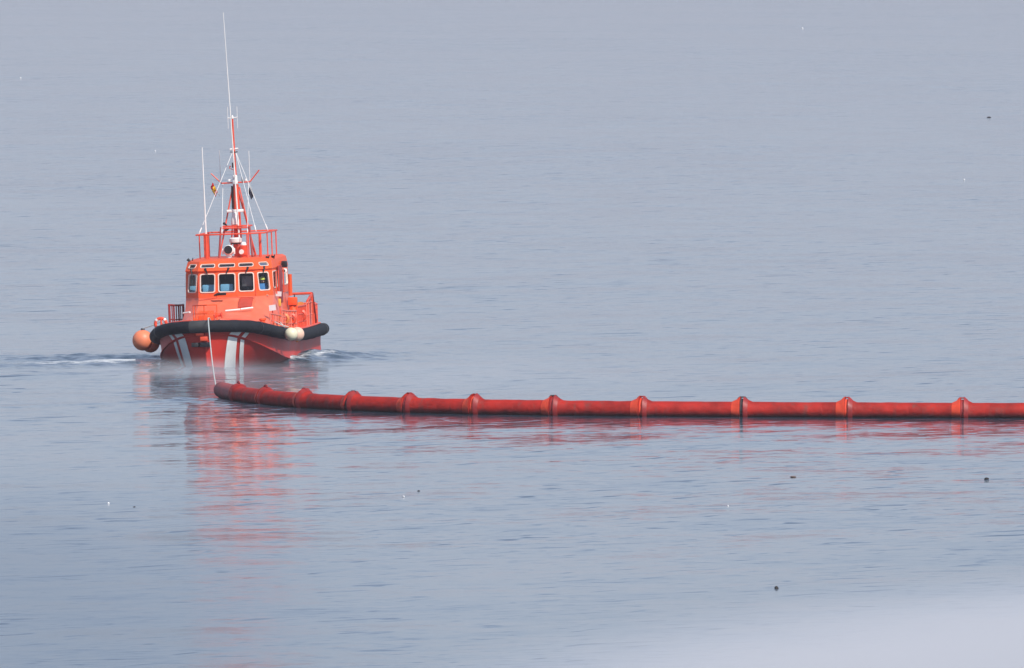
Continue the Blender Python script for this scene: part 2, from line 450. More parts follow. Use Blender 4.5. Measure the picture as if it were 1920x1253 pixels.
# white bow stripes lying on the hull skin
def s_at_x(X, t):
    lo, hi = 0.0, 8.0
    for _ in range(40):
        mid = (lo + hi) / 2
        if hull_pt(mid, t, 1).x < X: lo = mid
        else: hi = mid
    return lo
def stripe(side, xt0, xt1, xb0, xb1):
    for t0, t1 in ((0.05, 0.985), (1.02, 1.55)):
        m = MB(); rows = []
        for i in range(31):
            t = t0 + (t1 - t0) * i / 30; k = (t if t <= 1 else 1 + (t - 1) * 1.9) / 2
            row = []
            for j in range(7):
                X = (xt0 + (xt1 - xt0) * j / 6) * (1 - k) + (xb0 + (xb1 - xb0) * j / 6) * k
                s = s_at_x(X, t); e = 0.02
                p = hull_pt(s, t, 1)
                ds = hull_pt(s + e, t, 1) - p; dt = hull_pt(s, t + 0.01, 1) - hull_pt(s, t - 0.01, 1)
                nn = ds.cross(dt).normalized()
                if nn.x < 0: nn = -nn
                p = p + nn * 0.018
                row.append((side * p.x, p.y, p.z))
            rows.append(row)
        m.grid(rows); m.build('bow_stripe', 'white_paint', boat)
for side in (1, -1):
    stripe(side, 0.99, 1.27, 0.50, 0.76)
    stripe(side, 1.37, 1.48, 0.85, 0.95)
# rubber fender around the sheer
def sheer_ring():
    pts = []
    ss = [LEN * 0.99 * (i / 46) ** 2.0 for i in range(46, 0, -1)]
    L = [(-hb(s), s, zs_f(s)) for s in ss] + [(0, 0, zs_f(0))] + [(hb(s), s, zs_f(s)) for s in ss[::-1]]
    for i, p in enumerate(L):
        a, c = L[max(i - 1, 0)], L[min(i + 1, len(L) - 1)]
        tx, ty = c[0] - a[0], c[1] - a[1]; d = math.hypot(tx, ty)
        nx, ny = ty / d, -tx / d
        pts.append(Vector((p[0] + nx * 0.09, p[1] + ny * 0.09, p[2])))
    return pts
ring = sheer_ring(); NR = len(ring)
rad = [0.208 + 0.005 * math.sin(i * 1.7) for i in range(NR)]
ring2 = [ring[0] + Vector((0, 0.05, 0))] + ring + [ring[-1] + Vector((0, 0.05, 0))]
rad2 = [0.17] + rad + [0.17]
MB().tube(ring2, rad2, 18).build('rubber_fender', 'black_rubber', boat)
mid = NR // 2
MB().tube(ring[mid - 3:mid + 2], 0.217, 18).build('fender_pad', 'grey_rubber', boat)
for i in (mid - 22, mid - 14, mid + 13, mid + 21, mid + 32, mid + 40):
    p, q = ring[i], ring[i + 1]; d = (q - p).normalized()
    MB().tube([p - d * 0.03, p + d * 0.03], 0.216, 18).build('fender_strap', 'black_plastic', boat)
# fender end rings at the stern
for i in (1, NR - 2):
    p = ring[i]; MB().tube([p - Vector((0, 0.05, 0)), p + Vector((0, 0.05, 0))], 0.225, 18).build('fender_band', 'grey_rubber', boat)
# deck
m = MB(); rows = []
for s in S_LIST[2:]:
    z = zs_f(s) + 0.14; bb = hb(s) - 0.02
    rows.append([(bb * u, s, z + 0.04 * (1 - u * u)) for u in [-1 + i / 4 for i in range(9)]])
m.grid(rows); m.build('deck', 'deck_sky_sheen', boat)
# toe rail
for side in (1, -1):
    MB().tube([(side * (hb(s) - 0.06), s, zs_f(s) + 0.20) for s in S_LIST[6:]], 0.045, 8).build('toe_rail', 'red_rail', boat)
# bow fittings on the stem: black block with grey block beside it, red bracket above
MB().box((-0.02, -0.02, 0.80), (0.36, 0.22, 0.16), bev=0.02).build('bow_block', 'black_rubber', boat)
MB().box((-0.36, 0.08, 0.80), (0.26, 0.16, 0.15), rot=(0, 0, R(-18)), bev=0.02).build('bow_block', 'grey_rubber', boat)
MB().box((-0.05, -0.04, 1.00), (0.26, 0.16, 0.15), bev=0.02).build('bow_bracket', 'red_rail', boat)
MB().box((-0.18, -0.10, 1.16), (0.26, 0.10, 0.08), bev=0.02).build('bow_bracket', 'red_rail', boat)

# ---------------- trunk and wheelhouse
HALF = [(0.36, 7.00), (1.00, 7.08), (1.52, 7.72), (1.55, 9.0), (1.55, 10.2), (1.55, 12.6)]
def ring_at(z, dy, sx, dyc=0.0):
    return [Vector((x * sx, y + dy * (1 if i < 3 else 0.4 if i == 3 else 0.0), z)) for i, (x, y) in enumerate(HALF)]
def mir(L): return [Vector((-p.x, p.y, p.z)) for p in L]
R0 = ring_at(2.22, -0.02, 1.0); R1 = ring_at(3.11, 0.12, 0.985); R2 = ring_at(3.15, 0.06, 1.0)
R3 = ring_at(3.46, 0.36, 0.955); R4 = ring_at(3.53, 0.62, 0.88)

def panel_hole(m, bl, br, tr, tl, cu, cv, wd, ht, rad_):
    "wall panel with a rounded opening; returns opening frame (centre,u,v,n,poly)"
    u = ((br - bl) + (tr - tl)).normalized(); v = ((tl - bl) + (tr - br)); v = (v - u * v.dot(u)).normalized(); n = u.cross(v).normalized()
    c = (bl + br + tr + tl) / 4 + u * cu + v * cv
    arcs = []
    for sx, sy, a0 in ((-1, -1, math.pi), (1, -1, 1.5 * math.pi), (1, 1, 0), (-1, 1, 0.5 * math.pi)):
        cx, cy = sx * (wd / 2 - rad_), sy * (ht / 2 - rad_)
        arcs.append([(cx + rad_ * math.cos(a0 + k * math.pi / 8), cy + rad_ * math.sin(a0 + k * math.pi / 8)) for k in range(5)])
    corners = [bl, br, tr, tl]
    vs = list(corners); idx = []
    for a in arcs:
        idx.append([len(vs) + k for k in range(5)]); vs += [c + u * x + v * y for x, y in a]
    fs = []
    for k in range(4):
        for q in range(4): fs.append((k, idx[k][q], idx[k][q + 1]))
        k2 = (k + 1) % 4
        fs.append((k, idx[k][4], idx[k2][0], k2))
    m.add(vs, fs)
    poly = [p for a in arcs for p in a]
    return c, u, v, n, poly
def window(frame, parent, trim='trim_peach', tw=0.032, wiper=0):
    c, u, v, n, poly = frame
    hx = max(abs(p[0]) for p in poly); hy = max(abs(p[1]) for p in poly)
    def ringp(k, d):
        return [c + u * (x * (hx + k) / hx) + v * (y * (hy + k) / hy) + n * d for x, y in poly]
    a, b_, cc, d_ = ringp(-0.008, -0.03), ringp(-0.008, 0.022), ringp(tw, 0.022), ringp(tw, -0.005)
    N = len(poly); m = MB(); vs = a + b_ + cc + d_; fs = []
    for r_ in range(3):
        for j in range(N): fs.append((r_ * N + j, r_ * N + (j + 1) % N, (r_ + 1) * N + (j + 1) % N, (r_ + 1) * N + j))
    m.add(vs, fs)
    wo = m.build('window', trim, parent)
    MB().add(ringp(0.004, -0.012), [tuple(range(N))]).build('pane', 'window_glass', wo, smooth=False)
    if wiper:
        p0 = c + v * (hy + 0.20) + n * 0.05 + u * (0.08 * wiper); p1 = c + v * (hy + 0.02) + n * 0.06
        wm = MB().tube([p0, p1], [0.045, 0.02], 6)
        wm.tube([p1, c + v * (hy * 0.3) + n * 0.03 - u * 0.05 * wiper], 0.010, 4)
        wm.build('wiper', 'black_plastic', wo)
    return wo
wall = MB(); frames = []
def face_set(lo, hi, side):
    "list of panels (bl,br,tr,tl) seen from outside for one side, front to back"
    P = []
    for i in range(len(lo) - 1):
        a, b_, c, d = lo[i], lo[i + 1], hi[i + 1], hi[i]
        P.append((a, b_, c, d) if side > 0 else (b_, a, d, c))
    return P
L0, L1, L2, L3, L4 = mir(R0), mir(R1), mir(R2), mir(R3), mir(R4)
# main window row
frames.append((panel_hole(wall, L0[0], R0[0], R1[0], L1[0], 0, 0.055, 0.56, 0.62, 0.07), 1))
for side, lo, hi in ((1, R0, R1), (-1, L0, L1)):
    P = face_set(lo, hi, side)
    frames.append((panel_hole(wall, *P[0], 0, 0.055, 0.50, 0.62, 0.07), side))
    frames.append((panel_hole(wall, *P[1], -0.02 * side, 0.055, 0.50, 0.60, 0.07), side))
    frames.append((panel_hole(wall, *P[2], 0, 0.09, 0.95, 0.55, 0.08), 0))
    frames.append((panel_hole(wall, *P[3], 0, 0.12, 0.55, 0.50, 0.08), 0))
    frames.append((panel_hole(wall, *P[4], 0, 0.09, 1.6, 0.50, 0.08), 0))
# step between rows and upper visor row
for lo, hi in ((R1, R2), (L1, L2)):
    wall.grid([lo, hi])
wall.add([L1[0], R1[0], R2[0], L2[0]], [(0, 1, 2, 3)])
small = []
small.append(panel_hole(wall, L2[0], R2[0], R3[0], L3[0], 0, 0.0, 0.56, 0.16, 0.06))
for side, lo, hi in ((1, R2, R3), (-1, L2, L3)):
    P = face_set(lo, hi, side)
    small.append(panel_hole(wall, *P[0], 0, 0.0, 0.50, 0.16, 0.06))
    small.append(panel_hole(wall, *P[1], 0, 0.0, 0.42, 0.15, 0.06))
    for q in P[2:]: wall.add(list(q), [(0, 1, 2, 3)])
wall.add([R0[-1], L0[-1], L1[-1], R1[-1]], [(0, 1, 2, 3)])
wall.add([R1[-1], L1[-1], L2[-1], R2[-1]], [(0, 1, 2, 3)])
wall.add([R2[-1], L2[-1], L3[-1], R3[-1]], [(0, 1, 2, 3)])
wo = wall.build('wheelhouse', 'orange_paint', boat, smooth=False)
# roof
m = MB(); rp = L3[::-1] + R3; rp4 = L4[::-1] + R4
m.grid([rp + [rp[0]], rp4 + [rp4[0]]]); m.add(rp4, [tuple(range(len(rp4)))])
m.build('roof', 'orange_paint', boat, smooth=True, angle=30)
for fr, wp in frames: window(fr, boat, tw=0.026, wiper=wp)
for fr in small: window(fr, boat, tw=0.013)
# inside: floor, bulkhead, console, seats, monitor
MB().box((0, 9.95, 1.13), (2.9, 5.1, 0.04)).build('cabin_floor', 'interior_grey', boat)
MB().box((0, 11.2, 2.25), (2.9, 0.04, 2.2)).build('cabin_bulkhead', 'interior_grey', boat)
MB().box((0, 7.22, 1.96), (1.7, 0.20, 0.22), bev=0.03).build('dash_console', 'interior_grey', boat)
MB().box((0, 9.7, 3.36), (2.6, 3.6, 0.03)).build('cabin_ceiling', 'interior_grey', boat)
def seat(x, y, zt):
    m = MB(); m.box((x, y, zt - 0.34), (0.46, 0.12, 0.62), bev=0.055); m.box((x, y + 0.22, zt - 0.62), (0.46, 0.46, 0.12), bev=0.05)
    so_ = m.build('helm_seat', 'seat_blue', boat)
    MB().box((x + 0.03, y - 0.075, zt - 0.30), (0.22, 0.05, 0.06), bev=0.01).build('grab_handle', 'black_plastic', so_)
    MB().lathe([(0.05, 1.15 - zt), (0.05, -0.6)], (x, y + 0.2, zt)).build('pedestal', 'black_plastic', so_)
    return so_
seat(-0.68, 7.40, 2.70); seat(-0.04, 7.36, 2.70); seat(-1.20, 7.85, 2.66)
MB().box((0.66, 7.45, 2.74), (0.36, 0.06, 0.36), bev=0.02).build('monitor', 'screen_grey', boat)
MB().box((0.66, 7.49, 1.9), (0.08, 0.08, 1.5)).build('monitor_stand', 'black_plastic', boat)

# trunk: sloping fore part below the wheelhouse
TB = [(0.36, 2.45, 1.47), (1.00, 2.65, 1.42), (1.52, 4.1, 1.22), (1.90, 7.4, 1.02), (1.68, 10.2, 0.92), (1.64, 12.7, 0.88)]
TBp = [Vector(p) for p in TB]; TBm = mir(TBp)
m = MB()
def blend(a, b_, n=14):
    rows = []
    for k in range(n + 1):
        t = k / n
        ty, tz = t ** 1.7, 1 - (1 - t) ** 1.7
        rows.append([Vector((pa.x + (pb.x - pa.x) * (tz if abs(pa.x) > 1.2 else t), pa.y + (pb.y - pa.y) * ty, pa.z + (pb.z - pa.z) * tz)) for pa, pb in zip(a, b_)])
    return rows
m.grid(blend(R0, TBp)); m.grid(blend(L0, TBm))
m.grid(blend([L0[0], R0[0]], [TBm[0], TBp[0]]))
m.add([R0[-1], L0[-1], TBm[-1], TBp[-1]], [(0, 1, 2, 3)])
m.build('trunk', 'deck_sky_sheen', boat, angle=28)
# trunk details
def on_trunk(x, t):
    "point on the forward slope at half-breadth x, t 0 (window sill) .. 1 (deck)"
    y = 6.98 + (2.45 - 6.98) * t ** 1.7; z = 2.22 + (1.47 - 2.22) * (1 - (1 - t) ** 1.7)
    return Vector((x, y, z))
slope_ang = math.atan2(0.75, 4.5)
def trunk_patch(name, x0, x1, t0, t1, mt, h=0.02):
    a, b_, c, d = on_trunk(x0, t0), on_trunk(x1, t0), on_trunk(x1, t1), on_trunk(x0, t1)
    nv = (b_ - a).cross(d - a).normalized()
    if nv.z < 0: nv = -nv
    up = nv * h; dn = nv * -0.03
    vs = [p + up for p in (a, b_, c, d)] + [p + dn for p in (a, b_, c, d)]
    return MB().add(vs, [(0, 1, 2, 3), (4, 7, 6, 5), (0, 4, 5, 1), (1, 5, 6, 2), (2, 6, 7, 3), (3, 7, 4, 0)]).build(name, mt, boat, smooth=False)
g = trunk_patch('vent_grille', 0.44, 0.90, 0.05, 0.32, 'grille_red', 0.03)
for k in range(5):
    t = 0.065 + k * 0.05; p = on_trunk(0.67, t)
    MB().box((0.67, p.y - 0.05, p.z + 0.01), (0.40, 0.05, 0.015), rot=(R(35), 0, 0)).build('slat', 'red_rail', g)
hk = trunk_patch('deck_hatch', -0.85, -0.35, 0.45, 0.8, 'orange_paint', 0.06)
MB().tube([on_trunk(-0.7, 0.55) + Vector((0, 0, 0.09)), on_trunk(-0.5, 0.55) + Vector((0, 0, 0.09))], 0.015, 6).build('handle', 'red_rail', hk)
MB().tube([(-0.42, 6.80, 2.30), (-0.30, 6.72, 2.34), (0.0, 6.70, 2.34)], [0.03, 0.05, 0.045], 8).build('horn', 'black_plastic', boat)
wl_ = MB().box((-0.18, 2.05, 1.64), (0.52, 0.5, 0.24), bev=0.04).build('anchor_windlass', 'orange_paint', boat)
MB().lathe([(0.11, 0), (0.11, 0.03), (0.06, 0.05), (0.06, 0.2), (0.11, 0.22), (0.11, 0.25)], (0.12, 2.05, 1.74), axis='X', n=14).build('drum', 'red_rail', wl_)
# raised weld seams on the wheelhouse and trunk front
for x, za, zb in ((-0.36, 2.24, 2.36), (0.36, 2.24, 2.36), (-1.0, 2.24, 3.05), (1.0, 2.24, 3.05)):
    MB().tube([(x, 6.965 + 0.08 * (abs(x) > 0.9) , za), (x * 0.99, 7.03 + 0.08 * (abs(x) > 0.9) + (zb - 2.4) * 0.14, zb)], 0.010, 5).build('weld_seam', 'red_rail', boat)
MB().tube([on_trunk(-0.98, 0.02) + Vector((0, -0.01, 0)), on_trunk(0.98, 0.02) + Vector((0, -0.01, 0))], 0.012, 5).build('weld_seam', 'red_rail', boat)
# pale strips on the trunk edge, one on each bow
for x0, x1, y0, y1, z in ((0.06, 0.58, 5.75, 5.8, 1.78), (0.60, 1.0, 5.8, 5.95, 1.82), (-1.46, -1.20, 6.2, 6.0, 1.74)):
    MB().tube([(x0, y0, z), (x1, y1, z + 0.03)], 0.035, 6).build('grab_rail', 'white_paint', boat)

# ---------------- rails
def rail(pts, posts, r=0.022, levels=(1.0, 0.55), m='red_rail', height=0.9, name='railing', pickets=0):
    "a guard rail along base points; each stanchion and each bar is a part"
    base = [Vector(p) for p in pts]
    root = MB().tube([p + Vector((0, 0, height)) for p in base], r * 1.15, 8).build(name, m, boat)
    for lv in levels[1:]:
        MB().tube([p + Vector((0, 0, height * lv)) for p in base], r * 0.8, 6).build('rail_bar', m, root)
    tot = [0]
    for a, b_ in zip(base, base[1:]): tot.append(tot[-1] + (b_ - a).length)
    def at(d):
        for i in range(len(base) - 1):
            if d <= tot[i + 1] + 1e-6:
                t = (d - tot[i]) / max(1e-6, tot[i + 1] - tot[i]); return base[i].lerp(base[i + 1], t)
        return base[-1]
    for k in range(posts):
        p = at(tot[-1] * k / (posts - 1)); MB().tube([p - Vector((0, 0, 0.03)), p + Vector((0, 0, height))], r, 6).build('stanchion', m, root)
    for k in range(pickets):
        p = at(tot[-1] * (k + 0.5) / pickets); MB().tube([p, p + Vector((0, 0, height))], r * 0.7, 6).build('picket', m, root)
    return root
def dk(s): return zs_f(s) + 0.17
# bow pulpit on the fore deck
rail([(-0.62, 2.0, 1.52), (-0.42, 1.25, 1.53), (-0.02, 0.95, 1.54), (0.28, 1.25, 1.53)], 4, 0.018, (1.0, 0.5), height=0.58, m='orange_paint')
# starboard side guard with close pickets, its shade painted in as dark red
rail([(-(hb(s) - 0.15), s, dk(s)) for s in (6.6, 8.0, 9.5, 11.0)], 4, 0.03, (1.0, 0.5), height=1.0, m='dark_red', pickets=7)
rail([(-(hb(s) - 0.15), s, dk(s)) for s in (11.8, 14, 16, 17.7)], 6, 0.025, (1.0, 0.6, 0.3), height=0.95)
rail([(-(hb(s) - 0.12), s, dk(s)) for s in (3.0, 3.6, 4.2)], 3, 0.025, (1.0, 0.5), height=0.42)
# port side guards
rail([(hb(s) - 0.12, s, dk(s)) for s in (3.2, 4.2, 5.4)], 4, 0.022, (1.0, 0.5), height=0.46, m='rail_faded', pickets=4)
rail([(hb(s) - 0.12, s, dk(s)) for s in (5.6, 7.2, 8.8, 10.2)], 6, 0.026, (1.0, 0.66, 0.33), height=0.66, m='rail_faded', pickets=7)
rail([(hb(s) - 0.12, s, dk(s)) for s in (10.6, 12.2, 13.6)], 5, 0.028, (1.0, 0.66, 0.33), height=0.80, pickets=4)
rail([(hb(s) - 0.12, s, dk(s)) for s in (13.9, 15.4, 16.6)], 4, 0.026, (1.0, 0.5), height=0.85, m='rail_faded')
rail([(hb(s) - 0.12, s, dk(s)) for s in (16.6, 17.2, 17.8)], 4, 0.03, (1.0, 0.75, 0.5, 0.25), height=0.72, pickets=5)
rail([(x, 17.8, dk(17.8)) for x in (-1.9, -0.6, 0.6, 1.9)], 6, 0.03, (1.0, 0.6, 0.3), height=0.75)
# roof rail
RZ = 3.53
rail([(-1.18, 12.4, RZ), (-1.20, 8.7, RZ), (-0.4, 8.45, RZ), (0.4, 8.45, RZ), (1.20, 8.7, RZ), (1.20, 12.6, RZ), (0, 12.6, RZ), (-1.18, 12.4, RZ)], 10, 0.024, (1.0,), height=0.84)
MB().tube([(-0.93, 9.4, RZ - 0.02), (-0.93, 9.4, RZ + 0.86)], 0.06, 8).build('antenna_post', 'red_rail', boat)
MB().tube([(0.95, 9.4, RZ - 0.02), (0.95, 9.4, RZ + 0.86)], 0.05, 8).build('antenna_post', 'red_rail', boat)

# ---------------- mast
MX, MY = 0.0, 11.0
mast = MB().tube([(0, MY, 3.45), (0, MY, 4.55), (0, MY, 6.05)], [0.15, 0.14, 0.10], 10).build('mast', 'red_rail', boat)
MB().tube([(0, MY, 6.0), (-0.02, MY, 7.25), (-0.03, MY, 8.35)], [0.055, 0.045, 0.03], 8).build('topmast', 'red_rail', mast)
MB().box((-0.13, MY - 0.08, 5.6), (0.06, 0.06, 0.8)).build('cable_duct', 'black_plastic', mast)
m = MB()
for a, b_ in (((-0.12, MY, 5.95), (-0.62, MY - 0.5, 3.5)), ((0.12, MY, 5.95), (0.64, MY - 0.5, 3.5)), ((0.05, MY, 5.9), (0.45, 12.5, 3.5)), ((-0.05, MY, 5.9), (-0.45, 12.5, 3.5))):
    MB().tube([a, b_], 0.026, 8).build('mast_stay_leg', 'red_rail', mast)
MB().tube([(-0.58, 10.0, 3.5), (-0.50, 10.3, 4.58)], 0.035, 8).build('support_post', 'dark_red', mast)
MB().tube([(0.60, 10.0, 3.5), (0.50, 10.3, 4.58)], 0.035, 8).build('support_post', 'dark_red', mast)
pf = MB().box((0.02, MY - 0.3, 4.60), (1.02, 0.7, 0.05), bev=0.015).build('radar_platform', 'red_rail', mast)
MB().tube([(-0.5, MY - 0.65, 4.54), (0.53, MY - 0.65, 4.54)], 0.03, 6).build('platform_bar', 'red_rail', pf)
MB().lathe([(0.10, 0), (0.14, 0.03), (0.14, 0.18), (0.11, 0.28), (0.10, 0.40), (0.06, 0.46)], (-0.04, MY - 0.35, 4.63), n=16).build('radar_pedestal', 'white_paint', pf)
MB().box((-0.02, MY - 0.35, 5.13), (0.62, 0.10, 0.10), rot=(0, 0, R(12)), bev=0.03).build('radar_scanner', 'white_paint', pf)
MB().tube([(-0.42, MY - 0.55, 4.72), (-0.30, MY - 0.6, 4.64)], [0.05, 0.02], 8).build('loudhailer', 'black_plastic', pf)
MB().tube([(-0.36, MY - 0.6, 4.46), (-0.24, MY - 0.62, 4.52)], [0.045, 0.02], 8).build('loudhailer', 'black_plastic', pf)
MB().lathe([(0.16, 0), (0.21, 0.02), (0.22, 0.06), (0.22, 0.15), (0.17, 0.19)], (0.0, MY - 0.75, 4.02), n=18).build('radar_dome', 'white_paint', mast)
MB().lathe([(0.19, 0), (0.19, 0.03)], (0.0, MY - 0.75, 3.985), n=18).build('dome_mount', 'black_plastic', mast)
MB().box((0.0, MY - 0.55, 3.93), (0.16, 0.5, 0.10)).build('bracket', 'red_rail', mast)
# cross bar with lights
cb = MB().tube([(-0.50, MY, 6.10), (0.50, MY, 6.12)], 0.024, 8).build('crossbar', 'red_rail', mast)
MB().lathe([(0.09, 0), (0.10, 0.03), (0.10, 0.1), (0.085, 0.12), (0.085, 0.28), (0.05, 0.32)], (-0.01, MY - 0.12, 6.06), n=12).build('mast_light', 'white_paint', mast)
MB().sphere((-0.01, MY - 0.215, 6.28), 0.035, 8, 6).build('lens', 'black_plastic', mast)
MB().lathe([(0.07, 0), (0.075, 0.03), (0.05, 0.07)], (-0.22, MY, 6.16), n=12).build('satellite_puck', 'white_paint', cb)
MB().lathe([(0.03, 0), (0.04, 0.04), (0.02, 0.08)], (0.36, MY, 6.15), n=10).build('satellite_puck', 'white_paint', cb)
MB().tube([(0.26, MY, 6.13), (0.22, MY, 6.30)], [0.05, 0.01], 6).build('wind_vane', 'black_plastic', cb)
MB().tube([(-0.50, MY, 6.10), (-0.86, MY, 6.46)], 0.022, 6).build('flag_spreader', 'red_rail', cb)
MB().tube([(0.50, MY, 6.12), (0.84, MY, 6.52)], 0.024, 6).build('flag_spreader', 'red_rail', cb)
MB().tube([(-0.53, MY, 6.12), (-0.53, MY, 7.25)], 0.012, 6).build('rod_antenna', 'white_paint', cb)
MB().tube([(0.50, MY, 6.12), (0.50, MY, 7.2)], 0.012, 6).build('rod_antenna', 'white_paint', cb)
MB().tube([(-0.05, MY, 6.55), (-0.20, MY - 0.05, 6.62), (-0.16, MY - 0.05, 6.70)], [0.012, 0.015, 0.03], 6).build('wind_sensor', 'red_rail', mast)
MB().box((-0.05, MY - 0.06, 6.72), (0.10, 0.10, 0.18)).build('camera_housing', 'black_plastic', mast)
MB().tube([(-0.16, MY, 7.27), (0.13, MY, 7.29)], 0.035, 8).build('spreader', 'white_paint', mast)
MB().box((-0.02, MY - 0.03, 7.18), (0.26, 0.05, 0.03)).build('spreader_base', 'black_plastic', mast)
MB().tube([(-0.20, MY, 8.36), (0.15, MY, 8.38)], 0.022, 6).build('dipole_arm', 'white_paint', mast)
for x in (-0.19, 0.14):
    MB().tube([(x, MY, 8.0), (x, MY, 8.76)], 0.010, 6).build('dipole_rod', 'white_paint', mast)
MB().lathe([(0.04, 0), (0.05, 0.04), (0.02, 0.12)], (-0.03, MY, 8.34), n=10).build('mast_cap', 'white_paint', mast)
# whip antennas
def whip(a, b_, r0, r1):
    a, b_ = Vector(a), Vector(b_); pts = [a.lerp(b_, k / 6) for k in range(7)]
    return MB().tube(pts, [r0 + (r1 - r0) * k / 6 for k in range(7)], 6).build('whip_antenna', 'white_paint', boat)
whip((0.12, 10.4, 4.05), (-0.14, 10.4, 12.05), 0.034, 0.012)
whip((-0.93, 9.4, RZ + 0.84), (-0.95, 9.4, 7.40), 0.034, 0.018)
# wire stays from the topmast to the roof rail
for a, b_ in (((-0.06, MY, 7.2), (-1.18, 9.4, RZ + 0.85)), ((0.03, MY, 7.2), (0.85, 9.2, RZ + 0.88)), ((0.03, MY, 7.2), (1.19, 9.9, RZ + 0.88)), ((0.45, MY, 6.1), (0.50, 9.6, RZ + 0.84)), ((-0.45, MY, 6.1), (-0.42, 9.8, RZ + 0.84))):
    wr = MB().tube([a, b_], 0.010, 5).build('wire_stay', 'white_paint', boat)
    a, b_ = Vector(a), Vector(b_); q = b_.lerp(a, 0.05)
    MB().tube([b_.lerp(a, 0.02), b_.lerp(a, 0.08)], 0.022, 6).build('turnbuckle', 'white_paint', wr)
# searchlights on the roof
sl = MB().lathe([(0.10, 0), (0.16, 0.03), (0.185, 0.10), (0.185, 0.34), (0.15, 0.38)], (-0.13, 9.0, 3.80), axis='Y', n=18).build('searchlight', 'white_paint', boat)
MB().lathe([(0.135, 0), (0.145, 0.02)], (-0.13, 8.985, 3.82), axis='Y', n=18).build('lens', 'black_plastic', sl)
MB().box((-0.33, 9.15, 3.76), (0.05, 0.1, 0.2), bev=0.01).build('yoke', 'white_paint', sl)
MB().box((0.07, 9.15, 3.76), (0.05, 0.1, 0.2), bev=0.01).build('yoke', 'white_paint', sl)
MB().lathe([(0.14, 0), (0.10, 0.06), (0.08, 0.14)], (-0.13, 9.15, 3.50), n=12).build('swivel', 'white_paint', sl)
MB().lathe([(0.11, 0), (0.11, 0.03)], (-0.13, 9.15, 3.52), n=12).build('swivel_ring', 'black_plastic', sl)
hl = MB().tube([(0.38, 9.3, 3.53), (0.38, 9.3, 3.95)], [0.11, 0.13], 12).build('signal_light', 'red_rail', boat)
MB().lathe([(0.08, 0), (0.09, 0.03)], (0.31, 9.15, 3.72), axis='Y', n=12).build('lens', 'white_paint', hl)
MB().lathe([(0.10, 0), (0.11, 0.05), (0.07, 0.12), (0.03, 0.14)], (0.38, 9.3, 3.93), n=12).build('cap', 'white_paint', hl)
MB().tube([(0.18, 9.5, 3.53), (0.18, 9.5, 3.90)], 0.07, 10).build('vent_pipe', 'red_rail', boat)
# roof edge fittings
for x, y in ((-1.36, 8.1), (1.30, 8.15), (1.42, 8.8)):
    MB().tube([(x, y, 3.46), (x - 0.10 * (1 if x < 0 else -0.2), y, 3.56)], [0.03, 0.055], 8).tube([(x + 0.06, y, 3.46), (x + 0.09, y, 3.60)], 0.018, 6).build('deck_light', 'black_plastic', boat)
fl = MB().box((1.66, 10.4, 3.22), (0.20, 0.16, 0.22), bev=0.03).build('floodlight', 'black_plastic', boat)
MB().box((1.55, 10.5, 3.30), (0.3, 0.06, 0.06)).build('arm', 'red_rail', fl)
MB().lathe([(0.06, 0), (0.09, 0.02), (0.09, 0.14), (0.05, 0.16)], (1.66, 10.3, 2.98), axis='Y', n=12).build('round_lamp', 'white_paint', boat)
MB().lathe([(0.05, 0), (0.055, 0.01)], (1.64, 10.285, 2.99), axis='Y', n=12).build('lens', 'wood_brown', boat)
# port side door edge, grab rails, placards
MB().box((1.60, 9.4, 2.55), (0.07, 0.9, 1.3), bev=0.02).build('side_door', 'dark_red', boat)
for y in (8.0, 8.7, 10.3):
    MB().tube([(1.62, y, 2.25), (1.62, y, 3.05)], 0.025, 6).build('grab_rail', 'red_rail', boat)
MB().tube([(1.78, 10.9, 2.1), (1.78, 10.9, 2.85)], 0.07, 8).build('fire_extinguisher', 'orange_paint', boat)
MB().box((1.66, 8.2, 2.24), (0.20, 0.02, 0.17), rot=(R(-12), R(4), 0)).build('placard', 'placard_white', boat)
MB().box((1.67, 6.0, 1.82), (0.23, 0.02, 0.20), rot=(R(-15), R(-6), 0)).build('placard', 'placard_white', boat)
MB().tube([(1.66, 6.05, 1.05), (1.66, 6.05, 1.85)], 0.025, 6).build('placard_post', 'red_rail', boat)
MB().box((1.72, 7.9, 1.95), (0.09, 0.08, 0.26), bev=0.02).build('rescue_light', 'yellow_paint', boat)
MB().tube([(1.72, 7.95, 1.05), (1.72, 7.95, 1.85)], 0.02, 6).build('light_post', 'red_rail', boat)

# ---------------- port and aft deck gear
m = MB().lathe([(0.16, 0), (0.15, 0.35), (0.20, 0.40), (0.20, 0.62), (0.13, 0.72), (0.13, 0.84)], (1.78, 11.5, 0.92), n=14)
vt = m.build('ventilator', 'orange_paint', boat)
MB().box((1.78, 11.5, 1.89), (0.32, 0.34, 0.28), bev=0.04).build('cowl', 'orange_paint', vt)
MB().box((1.78, 11.5, 1.735), (0.25, 0.27, 0.03)).build('gap', 'dark_red', vt)
MB().tube([(1.85, 11.5, 2.02), (1.85, 11.5, 2.12)], 0.02, 6).build('knob', 'black_plastic', vt)
for p, d in (((1.55, 11.0, 1.12), (0.3, 0.5, 0.5)), ((1.9, 12.8, 1.15), (0.22, 0.5, 0.55)), ((0.9, 13.6, 1.1), (0.7, 0.9, 0.4)), ((1.80, 14.3, 1.25), (0.16, 0.22, 0.75))):
    bx = MB().box(p, d, bev=0.03).build('deck_locker', 'orange_paint', boat)
    MB().box((p[0], p[1], p[2] + d[2] / 2 + 0.015), (d[0] * 1.05, d[1] * 1.05, 0.03), bev=0.008).build('lid', 'red_rail', bx)
